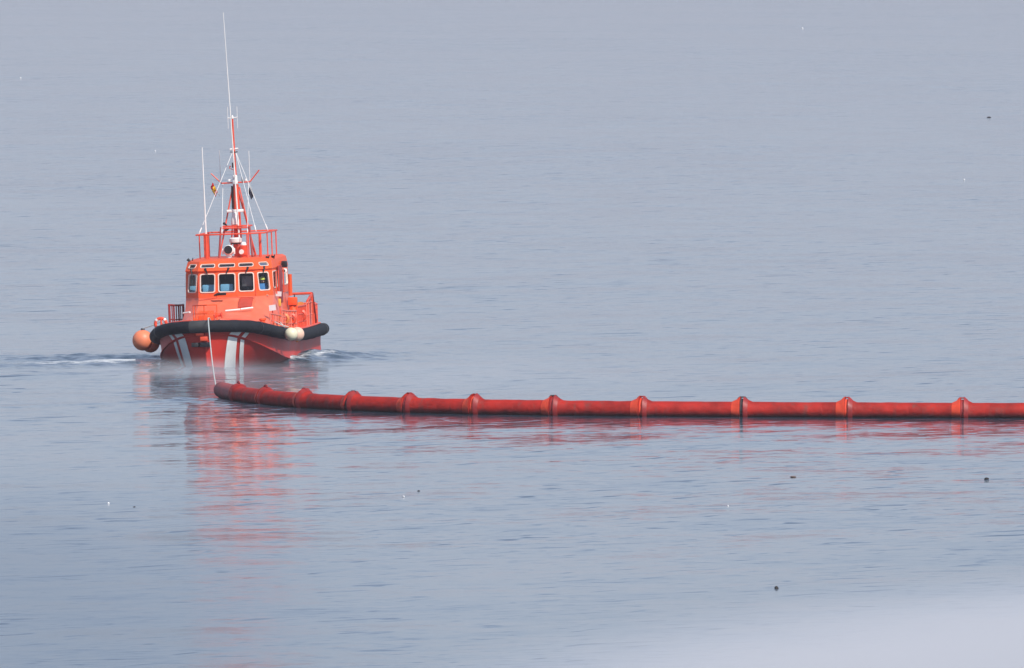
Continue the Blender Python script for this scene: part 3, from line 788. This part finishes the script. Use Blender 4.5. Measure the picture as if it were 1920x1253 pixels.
def bollard(x, y, s=1.0):
    z = zs_f(y) + 0.15
    b0 = MB().box((x, y, z + 0.02), (0.16 * s, 0.46 * s, 0.04)).build('bollard', 'orange_paint', boat)
    for dy in (-0.13, 0.13):
        MB().lathe([(0.055 * s, 0), (0.055 * s, 0.18 * s), (0.08 * s, 0.20 * s), (0.08 * s, 0.24 * s)], (x, y + dy * s, z + 0.03), n=10).build('post', 'orange_paint', b0)
    MB().tube([(x, y - 0.25 * s, z + 0.16 * s), (x, y + 0.25 * s, z + 0.16 * s)], 0.025, 6).build('pin', 'dark_red', b0)
bollard(1.58, 3.6, 1.3); bollard(-1.62, 3.9); bollard(1.85, 9.6); bollard(1.8, 15.6); bollard(-1.85, 10.0)
for y, c in ((5.0, 'brass_orange'), (6.4, 'brass_orange'), (7.3, 'yellow_paint'), (8.4, 'brass_orange'), (10.4, 'orange_paint'), (12.0, 'brass_orange')):
    x = hb(y) - 0.32
    MB().lathe([(0.07, 0), (0.10, 0.03), (0.10, 0.13), (0.05, 0.18), (0.04, 0.25)], (x, y, dk(y) - 0.02), n=10).build('deck_fitting', c, boat)
# coiled hoses on the port rail
for y, z in ((6.7, 1.40), (9.0, 1.34), (12.4, 1.36)):
    c = MB()
    for k in range(3): c.torus((hb(y) - 0.20, y + 0.05 * k, z), 0.16 + 0.015 * k, 0.03, 'Y', 16, 6)
    c.build('coiled_hose', 'brass_orange' if y < 8 else 'red_rail', boat)
# rope reel
rl = MB().lathe([(0.36, 0), (0.36, 0.04), (0.15, 0.05), (0.15, 0.45), (0.36, 0.46), (0.36, 0.5)], (1.30, 15.0, 1.42), axis='X', n=20, rot=(0, 0, R(-35))).build('rope_reel', 'brass_orange', boat)
MB().lathe([(0.28, 0.06), (0.30, 0.2), (0.28, 0.44)], (1.30, 15.0, 1.42), axis='X', n=20, rot=(0, 0, R(-35))).build('wound_rope', 'wood_brown', rl)
for dx in (0.0, 0.42):
    MB().tube([(1.32 + dx, 15.0 - dx * 0.6, 0.88), (1.32 + dx, 15.0 - dx * 0.6, 1.45)], 0.04, 6).build('reel_stand', 'red_rail', rl)
# aft gantry
gz = dk(16)
gt = MB().tube([(1.98, 16.0, gz), (1.98, 15.9, gz + 1.12), (1.98, 14.4, gz + 0.92), (1.98, 14.3, gz)], 0.045, 8).build('aft_gantry', 'red_rail', boat)
MB().tube([(1.98, 16.0, gz + 1.15), (1.98, 17.0, gz)], 0.05, 8).build('brace', 'dark_red', gt)
MB().tube([(1.98, 15.9, gz + 1.15), (-1.98, 15.9, gz + 1.15)], 0.045, 8).build('crossbeam', 'red_rail', gt)
MB().tube([(-1.98, 16.0, gz), (-1.98, 15.9, gz + 1.15)], 0.045, 8).build('upright', 'red_rail', gt)
MB().tube([(1.98, 15.0, gz), (1.98, 15.2, gz + 1.08)], 0.03, 8).build('upright', 'dark_red', gt)
# life raft canister on deck
lr = MB().lathe([(0.10, 0), (0.22, 0.05), (0.25, 0.2), (0.25, 0.7), (0.22, 0.85), (0.10, 0.9)], (1.0, 12.9, 1.62), axis='Y', n=16).build('life_raft_canister', 'white_paint', boat)
MB().box((1.0, 13.35, 1.32), (0.6, 0.7, 0.12)).build('cradle', 'red_rail', lr)
MB().torus((1.0, 13.1, 1.62), 0.255, 0.015, 'Y').build('strap', 'black_plastic', lr)
# lettering plates cannot be read in the picture and stay blank
print('boat parts', len(boat.children))

# ================================================================== things on the boat
# helmsman behind the port corner window
def person():
    root = empty('person', W((1.14, 7.86, 1.15)), (0, ROLL, YAW + R(12)))
    tag(root, 'person in blue jacket and yellow green cap behind the right corner window', 'person')
    # stands on the cabin floor (local z 0 = floor)
    J = {'pel': (0, 0, 0.96), 'bel': (0, -0.02, 1.12), 'chest': (0, -0.03, 1.36), 'neck': (0, -0.03, 1.49), 'jaw': (0, -0.05, 1.545), 'head': (0, -0.045, 1.61), 'top': (0, -0.035, 1.665),
         'shl': (-0.16, -0.02, 1.42), 'ell': (-0.20, -0.10, 1.16), 'wrl': (-0.13, -0.28, 1.08), 'shr': (0.16, -0.02, 1.42), 'elr': (0.19, -0.12, 1.16), 'wrr': (0.12, -0.30, 1.10)}
    E = [('pel', 'bel'), ('bel', 'chest'), ('chest', 'neck'), ('neck', 'jaw'), ('jaw', 'head'), ('head', 'top'), ('chest', 'shl'), ('shl', 'ell'), ('ell', 'wrl'), ('chest', 'shr'), ('shr', 'elr'), ('elr', 'wrr')]
    RAD = {'pel': (0.15, 0.11), 'bel': (0.14, 0.10), 'chest': (0.15, 0.11), 'neck': (0.05, 0.05), 'jaw': (0.062, 0.07), 'head': (0.075, 0.09), 'top': (0.05, 0.06), 'shl': (0.07, 0.07), 'ell': (0.05, 0.05), 'wrl': (0.033, 0.033), 'shr': (0.07, 0.07), 'elr': (0.05, 0.05), 'wrr': (0.033, 0.033)}
    for sd_, sg in (('l', -1), ('r', 1)):
        J['hip' + sd_] = (sg * 0.09, 0.0, 0.88); J['kn' + sd_] = (sg * 0.11, -0.03, 0.48); J['an' + sd_] = (sg * 0.11, 0.02, 0.08); J['to' + sd_] = (sg * 0.13, -0.14, 0.035)
        E += [('pel', 'hip' + sd_), ('hip' + sd_, 'kn' + sd_), ('kn' + sd_, 'an' + sd_), ('an' + sd_, 'to' + sd_)]
        RAD['hip' + sd_] = (0.09, 0.09); RAD['kn' + sd_] = (0.06, 0.06); RAD['an' + sd_] = (0.045, 0.045); RAD['to' + sd_] = (0.035, 0.03)
    # hands with five fingers each
    for sd_, sg in (('l', -1), ('r', 1)):
        wv = Vector(J['wr' + sd_]); J['pm' + sd_] = tuple(wv + Vector((-sg * 0.01, -0.06, 0.0))); RAD['pm' + sd_] = (0.034, 0.02); E.append(('wr' + sd_, 'pm' + sd_))
        for k in range(5):
            b0 = Vector(J['pm' + sd_]); off = (k - 2) * 0.017
            ln = (0.045, 0.07, 0.078, 0.072, 0.055)[k]
            a = b0 + Vector((off, -0.035 if k else -0.005, 0)); c = a + Vector((off * 0.3 + (-sg * 0.03 if k == 0 else 0), -ln * 0.6, -0.01)); d = c + Vector((0, -ln * 0.25, -0.03))
            for nm, q in (('a', a), ('c', c), ('d', d)):
                J[f'f{nm}{k}{sd_}'] = tuple(q); RAD[f'f{nm}{k}{sd_}'] = (0.009, 0.009)
            E += [('pm' + sd_, f'fa{k}{sd_}'), (f'fa{k}{sd_}', f'fc{k}{sd_}'), (f'fc{k}{sd_}', f'fd{k}{sd_}')]
    names = list(J); me = bpy.data.meshes.new('body')
    me.from_pydata([J[k] for k in names], [(names.index(a), names.index(b)) for a, b in E], [])
    o = bpy.data.objects.new('body', me); COL.objects.link(o); o.parent = root
    o.modifiers.new('skin', 'SKIN')
    for i, k in enumerate(names):
        sv = me.skin_vertices[0].data[i]; sv.radius = RAD[k]; sv.use_root = (k == 'pel')
    ss = o.modifiers.new('sub', 'SUBSURF'); ss.levels = 2; ss.render_levels = 2
    dg = bpy.context.evaluated_depsgraph_get(); dg.update()
    me2 = bpy.data.meshes.new_from_object(o.evaluated_get(dg)); o.modifiers.clear(); o.data = me2
    for mm in ('jacket_blue', 'skin', 'trousers_navy'): me2.materials.append(MATS[mm])
    for p in me2.polygons:
        c = p.center; p.use_smooth = True
        p.material_index = 1 if (c.z > 1.495 or (c.z > 1.0 and c.y < -0.31)) else 2 if c.z < 0.93 else 0
    # face and cap
    MB().sphere((-0.03, -0.128, 1.615), 0.010, 8, 6).build('eye', 'black_plastic', o)
    MB().sphere((0.03, -0.128, 1.615), 0.010, 8, 6).build('eye', 'black_plastic', o)
    MB().tube([(0, -0.12, 1.615), (0, -0.148, 1.585)], [0.008, 0.014], 6).build('nose', 'skin', o)
    MB().tube([(-0.022, -0.125, 1.555), (0.022, -0.125, 1.555)], 0.006, 6).build('mouth', 'dark_red', o)
    for sx in (-1, 1): MB().sphere((sx * 0.078, -0.04, 1.600), 0.022, 8, 6, (0.4, 0.8, 1.2)).build('ear', 'skin', o)
    cp = MB().lathe([(0.105, 0), (0.108, 0.03), (0.095, 0.075), (0.06, 0.105), (0.01, 0.115)], (0, -0.04, 1.615), n=18).build('cap', 'cap_yellow', root)
    MB().lathe([(0.06, -0.004), (0.075, 0.0), (0.06, 0.006)], (0, -0.12, 1.622), n=14).build('brim', 'cap_yellow', cp)
    return root
person()

# inflatable fender balls hanging on ropes from the rails
def ball(loc, r, mt, label, top, group, neck=(0, 0, 1)):
    c = W(loc); root = empty('ball_fender', c - Vector((0, 0, r)))
    tag(root, label, 'fender', group)
    nk = Vector(neck).normalized()
    m = MB().sphere((0, 0, r), r, 24, 16)
    m.build('ball', mt, root)
    MB().tube([Vector((0, 0, r)) + nk * (r * 0.97), Vector((0, 0, r)) + nk * (r * 1.15)], [r * 0.22, r * 0.16], 10).build('neck', 'black_plastic' if mt == 'buoy_peach' else 'brass_orange', root)
    a = Vector((0, 0, r)) + nk * r * 1.12; b_ = W(top) - root.location
    MB().tube([a, a.lerp(b_, 0.5) - Vector((0, 0, 0.02)), b_], 0.018, 6).build('rope', 'rope_pale', root)
ball((-2.88, 6.0, 0.86), 0.36, 'buoy_peach', 'large peach ball fender hanging farthest left outside the black fender', (-2.15, 5.6, 1.50), 'ball fenders on the left side')
ball((-2.72, 6.85, 0.72), 0.32, 'buoy_peach', 'shaded peach ball fender half hidden behind the large left one', (-2.12, 6.6, 1.50), 'ball fenders on the left side')
ball((2.57, 3.4, 0.96), 0.225, 'buoy_cream', 'round cream white ball fender in front on the right side', (2.0, 3.5, 1.40), 'ball fenders on the right side', neck=(-0.3, 0.3, 1))
ball((2.68, 4.3, 0.93), 0.245, 'buoy_pink', 'pale pink ball fender partly hidden behind the cream white one', (2.1, 4.4, 1.35), 'ball fenders on the right side', neck=(0, 0, -1))

# lifebuoy leaning on the left rail
lb = empty('lifebuoy', W((-1.98, 3.9, 1.24)), (0, ROLL, YAW))
tag(lb, 'red and white lifebuoy propped on the left bow rail', 'lifebuoy')
MB().torus((0, 0, 0.22), 0.19, 0.055, 'Y', 24, 10).build('ring', 'red_rail', lb)
for a in (45, 135, 225, 315):
    p = Vector((0.19 * math.cos(R(a)), 0, 0.22 + 0.19 * math.sin(R(a)))); t = Vector((-math.sin(R(a)), 0, math.cos(R(a))))
    MB().tube([p - t * 0.035, p + t * 0.035], 0.06, 10).build('band', 'white_paint', lb)
# flags on the spreaders
def flag(name, label, loc, stripes, rot):
    root = empty(name, W(loc), rot); tag(root, label, 'flag')
    n = 8
    for k, (z0, z1, mt) in enumerate(stripes):
        rows = []
        for i in range(n + 1):
            u = i / n
            rows.append([(u * 0.15 - 0.02, 0.04 * math.sin(u * 9 + v * 4), 0.8 * (-0.15 * u + z0 + (z1 - z0) * v)) for v in (0, 0.5, 1)])
        MB().grid(rows).build('flag_stripe', mt, root, solid=0.006)
    MB().tube([(-0.02, 0, 0.10), (-0.02, 0, -0.55)], 0.007, 5).build('halyard', 'rope_pale', root)
flag('national_flag', 'small limp red and yellow flag hanging left of the mast', (-0.82, MY, 6.12), [(-0.10, 0.02, 'flag_red'), (-0.32, -0.10, 'flag_yellow'), (-0.44, -0.32, 'flag_red')], (0, R(28), R(195)))
flag('signal_flag', 'small limp dark flag hanging right of the mast', (0.50, MY, 5.96), [(-0.42, 0.0, 'flag_dark')], (0, R(20), R(170)))

# ================================================================== tow rope and oil boom
BOOM = [(-9.34, 459.0), (-8.72, 455.4), (-7.80, 452.4), (-6.55, 449.7), (-4.97, 447.3), (-3.20, 445.5), (-1.14, 444.2), (1.29, 443.2), (4.03, 442.5), (7.13, 441.95), (10.35, 441.5), (13.91, 441.15), (17.6, 440.9)]
BOOM_Z = [0.25, 0.22, 0.20, 0.20, 0.20, 0.20, 0.20, 0.20, 0.20, 0.20, 0.20, 0.20, 0.20]
boom = empty('containment_boom', (BOOM[0][0], BOOM[0][1], 0))
tag(boom, 'long red floating oil boom of joined inflated segments across the water', 'oil boom')
BO = boom.location.copy()
JR = random.Random(21); JV = [(JR.uniform(0.93, 1.06), JR.uniform(0.85, 1.25), JR.uniform(-0.35, 0.35)) for _ in BOOM]
def float_seg(i):
    a = Vector((*BOOM[i], BOOM_Z[i])) - BO; b_ = Vector((*BOOM[i + 1], BOOM_Z[i + 1])) - BO
    L = (b_ - a).length; t = (b_ - a).normalized(); sidev = Vector((t.y, -t.x, 0)).normalized(); up = sidev.cross(t)
    if up.z < 0: up = -up
    n = 20; vs = []; ds = []
    for d in (0.03, 0.05, 0.10, 0.19, 0.32, 0.55): ds.append(d)
    k = 10; ds += [0.55 + (L - 1.1) * q / k for q in range(1, k)]
    ds += [L - d for d in (0.55, 0.32, 0.19, 0.10, 0.05, 0.03)]
    rows = []
    for d in ds:
        e = min(d, L - d)
        r = lerp([(0.03, 0.22), (0.05, 0.345), (0.10, 0.338), (0.19, 0.305), (0.32, 0.272), (0.55, 0.268)], e)
        pk = lerp([(0.03, 1.15), (0.05, 1.26), (0.10, 1.20), (0.19, 1.08), (0.32, 1.0)], e)
        if i == 0 and d < 0.6: r = min(r, 0.25); pk = 1.0
        jr, jp, jt = JV[i if d < L / 2 else i + 1]
        if i < 3: jr = jr * 0.65; jp = jp * 0.6
        if e < 0.32: r = 0.268 + (r - 0.268) * jr; pk = 1 + (pk - 1) * jp
        row = []
        for j in range(n):
            an = 2 * math.pi * j / n
            rr = r * (1 + 0.05 * mnoise.noise(Vector((d * 2.6, math.cos(an) * 1.2 + i * 7.3, math.sin(an) * 1.2))))
            cz = math.sin(an)
            if e < 0.32: cz = math.sin(an + jt * 0.4)
            if cz > 0.3: rr *= 1 + (pk - 1) * ((cz - 0.3) / 0.7) ** 1.5
            # fabric gathers toward the joint
            if e < 0.4: rr *= 1 + 0.02 * math.sin(an * 9 + i) * (0.4 - e) / 0.4
            row.append(a + t * d + sidev * math.cos(an) * rr + up * math.sin(an) * rr)
        rows.append(row + [row[0]])
    m = MB().grid(rows)
    m.add(rows[0][:-1], [tuple(reversed(range(n)))]); m.add(rows[-1][:-1], [tuple(range(n))])
    fo = m.build('float', 'boom_faded' if i == 0 else 'boom_red', boom, angle=32)
    def flare_shading(idx, mt):
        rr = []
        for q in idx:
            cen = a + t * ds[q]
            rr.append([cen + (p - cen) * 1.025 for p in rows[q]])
        MB().grid(rr).build('flare_shading', mt, fo, angle=32)
    if i > 0: flare_shading((1, 2, 3), 'dark_red')  # dark shell right of the joint: painted shade on the flare
    flare_shading((-5, -4, -3, -2), 'boom_flare')  # bright shell left of the joint: sunlight painted onto the flare
    return fo
for i in range(len(BOOM) - 1):
    float_seg(i)
for i in range(1, len(BOOM) - 1):
    c = Vector((*BOOM[i], BOOM_Z[i])) - BO
    t = (Vector((*BOOM[i + 1], 0)) - Vector((*BOOM[i - 1], 0))).normalized(); s_ = Vector((t.y, -t.x, 0))
    m = MB(); n = 20; rows = []
    for d, r in ((-0.05, 0.25), (-0.045, 0.30), (0.045, 0.30), (0.05, 0.25)):
        rows.append([c + t * d + s_ * math.cos(2 * math.pi * j / n) * r + Vector((0, 0, 1)) * math.sin(2 * math.pi * j / n) * r * (1.22 if 2 < j < 8 else 1.0) for j in range(n + 1)])
    m.grid(rows)
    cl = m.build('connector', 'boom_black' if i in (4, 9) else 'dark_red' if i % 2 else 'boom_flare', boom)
    top = c + Vector((0, 0, 0.36))
    MB().tube([top - t * 0.14, top - t * 0.08 + Vector((0, 0, 0.055)), top + t * 0.08 + Vector((0, 0, 0.055)), top + t * 0.14], 0.026, 6).build('handle', 'boom_black' if i in (4, 7, 9) else 'dark_red', cl)
# dark end cap with towing ring
t0 = (Vector((*BOOM[1], BOOM_Z[1])) - Vector((*BOOM[0], BOOM_Z[0]))).normalized()
MB().tube([-t0 * 0.10 + Vector((0, 0, 0.25)), t0 * 0.02 + Vector((0, 0, 0.25)), t0 * 0.22 + Vector((0, 0, 0.25))], [0.17, 0.25, 0.262], 18).build('end_cap', 'boom_black', boom)
MB().torus(Vector((-0.14, -0.0, 0.33)) - t0 * 0.16, 0.06, 0.018, 'X', 14, 6).build('tow_ring', 'grey_rubber', boom)
# tow rope from bow to boom
ra = W((0.16, -0.42, 1.70)); rb = Vector((BOOM[0][0] - 0.14, BOOM[0][1], 0.33)) - t0 * 0.2
rp0 = W((0.16, 0.35, 1.62))
pts = [rp0, W((0.16, -0.12, 1.705)), ra] + [ra.lerp(rb, k / 14) - Vector((0, 0, 0.25 * math.sin(math.pi * k / 14))) for k in range(1, 15)]
rope = MB().tube(pts, 0.020, 8).build('tow_rope', 'rope_pale')
tag(rope, 'pale tow rope running from the boat bow down to the boom end', 'rope')

# ================================================================== bits adrift
def lump(name, x, y, sx, sy, sz, mt, label, cat, seed):
    m = MB().sphere((0, 0, 0), 1.0, 12, 8)
    m.v = [(v[0] * sx * (1 + 0.35 * mnoise.noise(Vector(v) * 1.7 + Vector((seed, 0, 0)))), v[1] * sy * (1 + 0.35 * mnoise.noise(Vector(v) * 1.7 + Vector((0, seed, 0)))), v[2] * sz * (1 + 0.5 * mnoise.noise(Vector(v) * 2.1 + Vector((seed, seed, 0)))) + sz * 0.45) for v in m.v]
    o = m.build(name, mt); o.location = (x, y, 0); tag(o, label, cat, 'bits adrift on the water'); return o
lump('floating_debris', 6.16, 332.7, 0.05, 0.08, 0.042, 'debris_dark', 'dark round lump adrift in the foreground below the boom', 'debris', 1.0)
lump('floating_debris', 13.12, 394.8, 0.065, 0.12, 0.035, 'debris_dark', 'dark flat lump adrift near the right edge below the boom', 'debris', 2.0)
lump('driftwood', 7.80, 396.3, 0.09, 0.12, 0.018, 'wood_brown', 'thin brown stick adrift below the boom right of centre', 'debris', 3.0)
lump('floating_debris', 34.4, 1031, 0.14, 0.4, 0.06, 'debris_dark', 'dark speck adrift far off at the upper right', 'debris', 4.0)
lump('floating_debris', -2.53, 387.1, 0.035, 0.07, 0.014, 'debris_dark', 'tiny dark scrap adrift beside the white feather at centre', 'debris', 5.0)
lump('floating_debris', -9.97, 377.0, 0.035, 0.07, 0.012, 'debris_dark', 'tiny dark scrap adrift beside the white feather at lower left', 'debris', 6.0)
for x, y, s_, lab in ((-10.71, 379, 0.035, 'white feather adrift at the lower left'), (-2.91, 383.3, 0.03, 'white feather adrift below the boom near centre'), (5.71, 377.6, 0.022, 'tiny white feather adrift in the right foreground'),
                      (25.53, 806.9, 0.060, 'white bird speck resting on the far water at right'), (34.7, 1708, 0.120, 'white bird speck resting farthest off at upper right'), (-43.0, 1251, 0.075, 'white bird speck resting far off at upper left'), (-22.4, 897, 0.053, 'white bird speck resting on the far water left of the mast')):
    lump('white_feather' if y < 500 else 'seabird', x, y, s_, s_ * 1.6, s_ * 0.8, 'feather_white', lab, 'feather' if y < 500 else 'bird', x)

# ================================================================== air
def volume_mat(name, build):
    m = bpy.data.materials.new(name); m.use_nodes = True
    n, l = m.node_tree.nodes, m.node_tree.links
    n.remove(n['Principled BSDF'])
    v = n.new('ShaderNodeVolumePrincipled'); build(n, l, v)
    l.new(v.outputs[0], n['Material Output'].inputs['Volume'])
    return m
def haze_build(n, l, v):
    v.inputs['Color'].default_value = (0.96, 0.92, 1.0, 1)
    v.inputs['Density'].default_value = 0.00009
hz = MB().box((0, 5600, 9.0), (19000, 13000, 22.0)); me = bpy.data.meshes.new('haze'); me.from_pydata([tuple(v) for v in hz.v], [], hz.f)
me.materials.append(volume_mat('haze_air', haze_build))
ho = bpy.data.objects.new('haze', me); COL.objects.link(ho); tag(ho, 'thin pale haze over the whole sea', 'haze', kind='stuff')
def mist(name, label, loc, rad, dens, nscale, col=(0.9, 0.93, 1.0, 1)):
    def bld(n, l, v):
        v.inputs['Color'].default_value = col
        v.inputs['Anisotropy'].default_value = -0.45
        tc = n.new('ShaderNodeTexCoord')
        gr = n.new('ShaderNodeTexGradient'); gr.gradient_type = 'QUADRATIC_SPHERE'
        l.new(tc.outputs['Object'], gr.inputs[0])
        nz = n.new('ShaderNodeTexNoise'); nz.inputs['Scale'].default_value = nscale; nz.inputs['Detail'].default_value = 3
        l.new(tc.outputs['Object'], nz.inputs['Vector'])
        mr = n.new('ShaderNodeMapRange'); mr.inputs['From Min'].default_value = 0.3; mr.inputs['From Max'].default_value = 0.7
        mr.inputs['To Min'].default_value = 0.35; mr.inputs['To Max'].default_value = 1.3
        l.new(nz.outputs['Fac'], mr.inputs['Value'])
        a = n.new('ShaderNodeMath'); a.operation = 'MULTIPLY'; l.new(gr.outputs['Fac'], a.inputs[0]); l.new(mr.outputs[0], a.inputs[1])
        b = n.new('ShaderNodeMath'); b.operation = 'MULTIPLY'; l.new(a.outputs[0], b.inputs[0]); b.inputs[1].default_value = dens
        l.new(b.outputs[0], v.inputs['Density'])
    m = MB().sphere((0, 0, 0), 1.0, 24, 12); me = bpy.data.meshes.new(name); me.from_pydata([tuple(v) for v in m.v], [], m.f)
    me.materials.append(volume_mat(name + '_air', bld))
    o = bpy.data.objects.new(name, me); COL.objects.link(o); o.location = loc; o.scale = rad
    tag(o, label, 'mist', kind='stuff')
mist('bow_mist', 'wisp of pale mist lying low around the boat bow', (-11.2, 482.5, 0.0), (5.0, 7.0, 0.66), 0.22, 1.8)
mist('foreground_mist', 'bank of white mist low over the nearest water at right', (20, 266, 0.0), (25, 66, 2.6), 1.6, 1.6)
mist('water_mist', 'faint veil of mist low over the water between boat and boom', (-4.0, 478.0, 0.0), (16, 26, 0.7), 0.03, 2.0)
